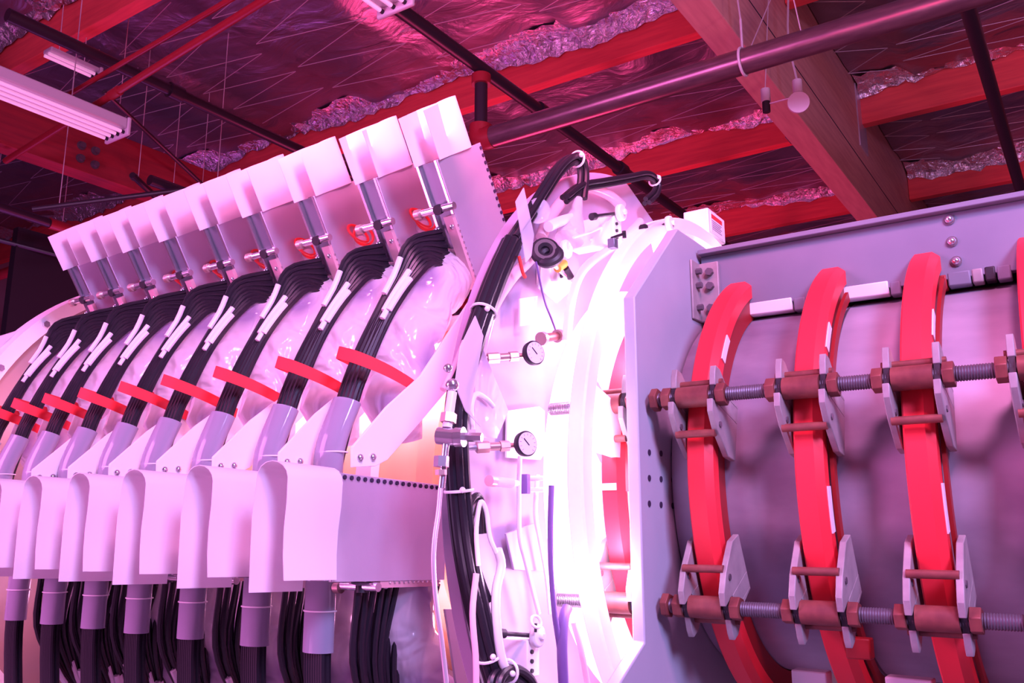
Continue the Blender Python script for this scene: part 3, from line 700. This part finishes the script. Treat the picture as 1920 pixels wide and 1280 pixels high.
MB().box(q.x-.008, q.x+.008, q.y-.006, q.y+.006, q.z-.020, q.z+.018).build('block', 'violet_hose', t, bevel=.001)
MB().cyl(q+V((.006, .01, .010)), q+V((.03, .02, .010)), .005, 10).cyl(q+V((.006, .01, -.012)), q+V((.03, .02, -.012)), .005, 10).build('screw', 'white', t)
t = thing('copper_spool', 'copper coloured spool above and right of the upper gauge', 'spool', on(1030, 635, -.93))
MB().cyl(on(1018, 634, -.93), on(1045, 630, -.93), .009, 16).build('core', 'copper', t)
MB().cyl(on(1014, 635, -.93), on(1019, 634, -.93), .014, 18).build('left_cheek', 'brass', t)
MB().cyl(on(1044, 630, -.93), on(1049, 629, -.93), .014, 18).build('right_cheek', 'brass', t)
t = thing('ring_terminal', 'white ring terminal above the bottom insulator disc', 'terminal', on(1005, 1165, -.92))
MB().ring(on(1005, 1165, -.92), (1, -.4, .5), .011, .0030, 22, 8).build('ring', 'white', t)
MB().cyl(on(1005, 1168, -.92), on(1004, 1185, -.92), .0028, 8).build('stud', 'black', t)
for k, (px, py) in enumerate(((1062, 585), (1070, 570), (1078, 575))): pass

# ================================================================== LEFT SECTION: COIL BODY
t = thing('coil_body', 'peach coloured coil body glowing behind the card modules', 'coil body', (-2, YC, ZC-.5))
MB().rev([(-3.0, .0), (-3.0, .50), (-1.032, .50), (-1.032, .0)], n=96).build('former', 'peach', t)
for k in range(10):
    x = -1.10-.193*k; MB().rev([(x, .501), (x, .53), (x-.05, .53), (x-.05, .501)], n=96).build('coil_ring', 'white' if k % 2 == 0 else 'peach', t)
t = thing('far_flange', 'far end flange with brown face and bright white rim at the left edge', 'flange', (-2.95, YC, ZC-.95))
MB().rev([(-3.05, .0), (-3.05, .80), (-3.005, .80), (-3.005, .0)], n=128).build('face', 'brown', t)
MB().rev([(-3.05, .802), (-3.05, .85), (-2.96, .85), (-2.96, .802)], n=128).build('rim', 'white', t)
for k in range(24):
    c = cylp(.826, 15*k, -2.96); MB().cyl(c, c+V((.012, 0, 0)), .012, 6).build('bolt', 'chrome', t)
q = at(22, 648, X=-3.05)
tag(MB().obox(q, (.03, 0, 0), V((0, .75, .4))*.07, V((0, -.4, .75))*.05).build('paper_flap', 'paper'), 'pink-lit paper flap on the far left flange rim', 'paper')

# ================================================================== CARD MODULES
X0, DX = -1.15, .193
def bank(rot):
    """prototype module at X0; built at the upper bank, turned round the axis by rot"""
    A = V((0, -.539, .842)); B = V((0, .842, .539))       # A: outwards, B: across (away from the camera)
    near_out = V((X0, 1.410, .798))                        # camera-side outer corner
    L, Wd, T = .315, .190, .066
    def P(u, v, x): return V((X0-x, 0, 0))+V((0, near_out.y, near_out.z))-A*u+B*v   # u inwards, v across
    root_m = MB().add([P(L, Wd/2, T/2)], []).rot(rot)
    t = thing('card_module', 'x', 'module', root_m.v[0])
    def mk(m, name, mt, par=t, bev=0): return m.rot(rot).build(name, mt, par, bevel=bev)
    def bx(u0, u1, v0, v1, x0, x1, m=None):
        m = m or MB()
        return m.add([P(u, v, x) for u in (u0, u1) for v in (v0, v1) for x in (x0, x1)],
                     [(0, 1, 3, 2), (4, 6, 7, 5), (0, 4, 5, 1), (2, 3, 7, 6), (0, 2, 6, 4), (1, 5, 7, 3)])
    mk(bx(0, L, 0, Wd, 0, .003), 'front_panel', 'alu', bev=.0008)
    mk(bx(.004, L, .004, Wd-.004, T-.003, T), 'back_panel', 'alu')
    # perforated far edge with studs along it
    es = mk(bx(.002, L, Wd-.004, Wd, .003, T-.003), 'edge_strip', 'alu_dark')
    m = MB()
    for k in range(17):
        u = .012+k*.0178
        m.add(*(lambda q: ([V(v) for v in q.v], q.f))(MB().cyl(P(u, Wd-.007, .0001), P(u, Wd-.007, -.003), .0042, 8)))
    mk(m, 'stud_row', 'hole', es)
    # near-side channel between two polished rails
    mk(bx(.003, L*.70, .010, .014, .006, T-.006), 'channel', 'channel')
    for x in (.004, T-.010):
        mk(bx(.0, L, .0, .010, x, x+.006), 'rail', 'rail')
    m = MB()
    for k in range(12):
        u = L*.48+k*.0135
        m.add(*(lambda q: (q.v, q.f))(MB().cyl(P(u, -.0005, .002), P(u, -.004, .002), .0030, 8)))
    mk(m, 'near_stud_row', 'chrome')
    mk(bx(.125, .300, -.012, .004, .002, .026), 'insulating_strip', 'pink_strip')
    # clamp across the channel
    c = mk(MB().cyl(P(.105, -.010, -.012), P(.105, -.010, T+.022), .0085, 14), 'clamp_bar', 'rail')
    mk(MB().cyl(P(.105, -.021, T*.45), P(.105, -.008, T*.45), .0115, 14), 'black_cap', 'black', c)
    mk(MB().cyl(P(.105, -.013, T+.016), P(.105, -.013, T+.030), .012, 14), 'end_knob', 'brass', c)
    for x in (.012, T-.012): mk(MB().ball(P(.150, -.008, x), .0075, 8), 'screw_head', 'chrome')
    if rot == 0:
        m = MB()
        m.add(*(lambda q: (q.v, q.f))(MB().ring(P(.125, .080, -.022), A+V((1.6, 0, 0))+B*.4, .030, .0036, 26, 6)))
        m.add(*(lambda q: (q.v, q.f))(MB().ring(P(.135, .092, -.026), A*.6+V((1.6, 0, 0))-B*.5, .026, .0036, 26, 6)))
        mk(m, 'red_wire_loop', 'redwire')
        mk(MB().ball(P(.15, .09, -.012), .018, 8), 'plastic_bead', 'clearfilm')
    # folded insulation paper: an inverted U over the outer end
    m = MB(); prof = []
    xa, xb = -.006, T+.004
    if rot == 0: xb = .042
    if rot == 0:
        out0, out1, v0, v1 = -.108, .002, .000, .128
    else:
        out0, out1, v0, v1 = -.118, .002, .004, .172
    nseg = 8
    for k in range(4): prof.append((xa+.002*k*(3-k), v0+(v1-v0)*k/4, .010*(k/4)))
    for k in range(nseg+1):
        a = pi*k/nseg; prof.append(((xa+xb)/2-(xb-xa)/2*cos(a), v1+.028*sin(a), .010))
    for k in range(3, -1, -1): prof.append((xb+.006, v0-.022+(v1-v0)*k/4, 0))
    us = [out0+(out1-out0)*i/6 for i in range(7)]
    vs = []; n = len(prof)
    for th_ in (0, .0012):
        for i, u in enumerate(us):
            for k, (x, v, d) in enumerate(prof):
                cur = -.012*sin(pi*k/(n-1))*(1-i/6)
                vs.append(P(u+cur, v+th_*(1 if n//3 < k < 2*n//3 else 0), x+(-th_ if k < n/2 else th_)))
    N = 7*n; fs = []
    for s_ in (0, 1):
        for i in range(6):
            for k in range(n-1):
                a = s_*N+i*n+k; fs.append((a, a+1, a+n+1, a+n))
    for i in range(6):
        for k in (0, n-1): a = i*n+k; fs.append((a, a+n, N+a+n, N+a))
    for k in range(n-1):
        for i in (0, 6): a = i*n+k; fs.append((a, a+1, N+a+1, N+a))
    m.add(vs, fs); mk(m, 'insulation_paper', 'paper')
    return t
def bundle(rot):
    X = X0
    t = thing('cable_bundle', 'x', 'cable bundle', MB().add([(X-.13, 1.26, -.45)], []).rot(rot).v[0])
    def mk(m, name, mt, par=t, bev=0): return m.rot(rot).build(name, mt, par, bevel=bev)
    n1 = 12 if rot else 8; paths = []
    for i in range(2*n1):
        c = i % n1; l = i//n1; f = c/(n1-1); fs_ = (2*c+l)/(2*n1-1)
        wx = (f-.5)*.054
        u_ = .150+.140*fs_; S = V((X-.046-.004*l, 1.405+.538*u_, .790-.842*u_))
        if rot: u_ = .05+.28*fs_; S = V((X-.030-.006*l, 1.410+.538*u_, .798-.842*u_))
        def W(px, py, x, spread=1.0, fan=0.0):
            q = at(px, py, X=X+x); return q+V((wx*spread, .010*l+.045*(fs_-.5)*fan+.002*sin(i*3.1+py), .006*l-.050*(fs_-.5)*fan))
        pts = [S, W(790, 474, -.045, .7, 3.2 if rot else 1.0), W(756, 522, -.060, .85, 2.2 if rot else .25), W(719, 585, -.074, .8, 1.4 if rot else .05), W(690, 645, -.090, .78, .6 if rot else 0), W(666, 703, -.103, .8), W(648, 755, -.112, .85)]
        if rot:                                  # the whole module length feeds a converging fan
            S = V((X-.036-.012*l, 1.405+.538*(.10+.245*fs_), .790-.842*(.10+.245*fs_))); Sc = V((X-.042, 1.405+.538*.21, .790-.842*.21))
            D = S-Sc; pts = [S]
            for (px, py, x, g) in ((772, 512, -.056, .80), (719, 585, -.074, .50), (690, 645, -.090, .32), (666, 703, -.103, .18), (648, 755, -.112, .10)):
                q = at(px, py, X=X+x); pts.append(q+V((wx*(1-g)*.9, 0, 0))+D*g+V((.008*sin(i*2.3)*g, .010*l, .006*l)))
        pts += [V((X-.133+wx*.8, y+.012*l, z)) for y, z in ((1.246, .10), (1.240, -.08), (1.240, -.26), (1.262, -.45))]
        paths.append(smooth(pts, 4))
    for i, p in enumerate(paths):
        mk(MB().tube(p, .0061, 7), 'cable', 'cable')
    for i, a, b in ((5, 7, 12), (6, 8, 13), (7, 8, 12), (1, 6, 10)):
        p = paths[i]; seg = p[int(a):int(b)+1]
        mk(MB().tube([q+V((.001, -.009, .0)) for q in seg], .0068, 9), 'white_tag', 'tag')
    # clear sleeve
    q0 = at(648, 752, X=X-.112)
    sl = smooth([(q0.x, q0.y+.004, q0.z), (X-.123, 1.247, .165), (X-.132, 1.250, .09), (X-.133, 1.246, -.08), (X-.133, 1.246, -.225)], 5)
    s_ = mk(MB().tube(sl, .0345, 20, r2=.023, up=(1, 0, 0)), 'clear_sleeve', 'sleeve')
    for z, y in ((.150, 1.249), (-.150, 1.246)):
        m = MB(); pth = [V((X-(.1325 if z < 0 else .1225)+.0360*cos(2*pi*k/24), y+.0245*sin(2*pi*k/24), z)) for k in range(24)]
        mk(m.tube(pth, .0016, 6, closed=True), 'zip_tie', 'white', s_)
    # red strap round bundle and wrap
    if True:
        prof = [(-.126, .790), (-.128, .860), (-.116, .905), (-.088, .912), (-.055, .902), (-.022, .862), (-.003, .810), (.002, .765)]
        pr = smooth([(x, r, 0) for x, r in prof], 4)
        ph0, ph1 = (20.5, 8.5)
        m = MB(); vs = []; fs = []; K = len(pr)
        for k, q in enumerate(pr):
            ph = 17.0-4.0*k/(K-1)
            for dr in (0, .003):
                for dp in (-.85, .85): vs.append(cylp(q.y+dr, ph+dp, X+q.x))
        for k in range(K-1):
            a = k*4
            for u, v in ((0, 1), (1, 3), (3, 2), (2, 0)): fs.append((a+u, a+v, a+4+v, a+4+u))
        fs += [(0, 1, 3, 2), (K*4-4, K*4-2, K*4-1, K*4-3)]
        mk(m.add(vs, fs), 'velcro_strap', 'strap')
    return t
def wrap(rot):
    X = X0; m = MB(); path = []; ra = []; rb = []
    for k in range(15):
        ph = 44-37*k/14; r = .735+.035*sin(pi*k/14)+.010*sin(k*1.7)
        path.append(cylp(r, ph, X-.080+.004*sin(k*2.1)))
        e = min(1, .35+.65*sqrt(min(k, 2.0)/2.0)) * (1 if k < 12 else 1-.12*(k-11))
        ra.append(.078*e); rb.append(.068*e)
    m.tube(path, ra, 20, r2=rb, up=(1, 0, 0))
    for p in m.v:                               # creases
        p += V((.004*sin(p.z*60+p.y*20), .004*sin(p.z*45+p.x*70), .003*sin(p.x*90)))
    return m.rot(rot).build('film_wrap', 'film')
def arm(rot):
    X = -1.147
    pts = [(880, 560), (785, 705), (722, 762), (657, 838), (657, 876), (700, 874), (722, 862), (775, 802), (852, 712), (905, 640)]
    def q(px, py): return at(px, py, X=X)
    o = MB().slab([q(*p) for p in pts], (.006, 0, 0)).rot(rot).build('module_arm', 'white_plate', bevel=.001)
    for (px, py) in ((670, 858), (694, 857)):
        c = q(px, py)+V((.006, 0, 0))
        MB().ball(c, .0075, 8).rot(rot).build('bolt_head', 'chrome', o)
    return o
n_up, n_lo = 9, 7
UO = [0, .180, .385, .577, .750, .928, 1.100, 1.260, 1.415]      # measured spacing of the upper and lower rows
LO = [0, .195, .395, .585, .765, .935, 1.100]
def row(proto, n, labels, cat, group):
    off = UO if n == 9 else LO
    tag(proto, labels(0), cat, group)
    for k in range(1, n): copy_tree(proto, V((-off[k], 0, 0)), label=labels(k))
LOW = -55.5
def nm(k): return 'nearest' if k == 0 else '%s from the right' % ORD[k]
row(bank(0), n_up, lambda k: 'aluminium card module with white paper cap in the upper row, %s' % nm(k), 'module', 'upper card modules')
for o in [c for c in bpy.data.objects if c.name in ('red_wire_loop', 'plastic_bead')]:
    bpy.data.objects.remove(o)               # the nearest module carries no wire loop
row(bank(LOW), n_lo, lambda k: 'aluminium card module with folded white paper in the lower row, %s' % nm(k), 'module', 'lower card modules')
row(bundle(0), n_up, lambda k: 'black cable bundle with red strap leaving the upper modules, %s' % nm(k), 'cable bundle', 'upper cable bundles')
row(bundle(LOW), n_lo, lambda k: 'black cable bundle fanning out below the lower modules, %s' % nm(k), 'cable bundle', 'lower cable bundles')
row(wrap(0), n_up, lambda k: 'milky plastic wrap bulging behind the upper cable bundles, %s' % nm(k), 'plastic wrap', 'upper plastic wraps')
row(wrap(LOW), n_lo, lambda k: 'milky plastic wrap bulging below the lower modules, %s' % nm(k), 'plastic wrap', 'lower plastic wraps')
row(arm(0), n_lo, lambda k: 'bright white slanted arm bolted above a lower module, %s' % nm(k), 'support arm', 'upper support arms')
row(arm(LOW), n_lo, lambda k: 'white slanted arm below the lower modules, %s' % nm(k), 'support arm', 'lower support arms')
for o in bpy.data.objects:
    if '_o' in o: del o['_o']
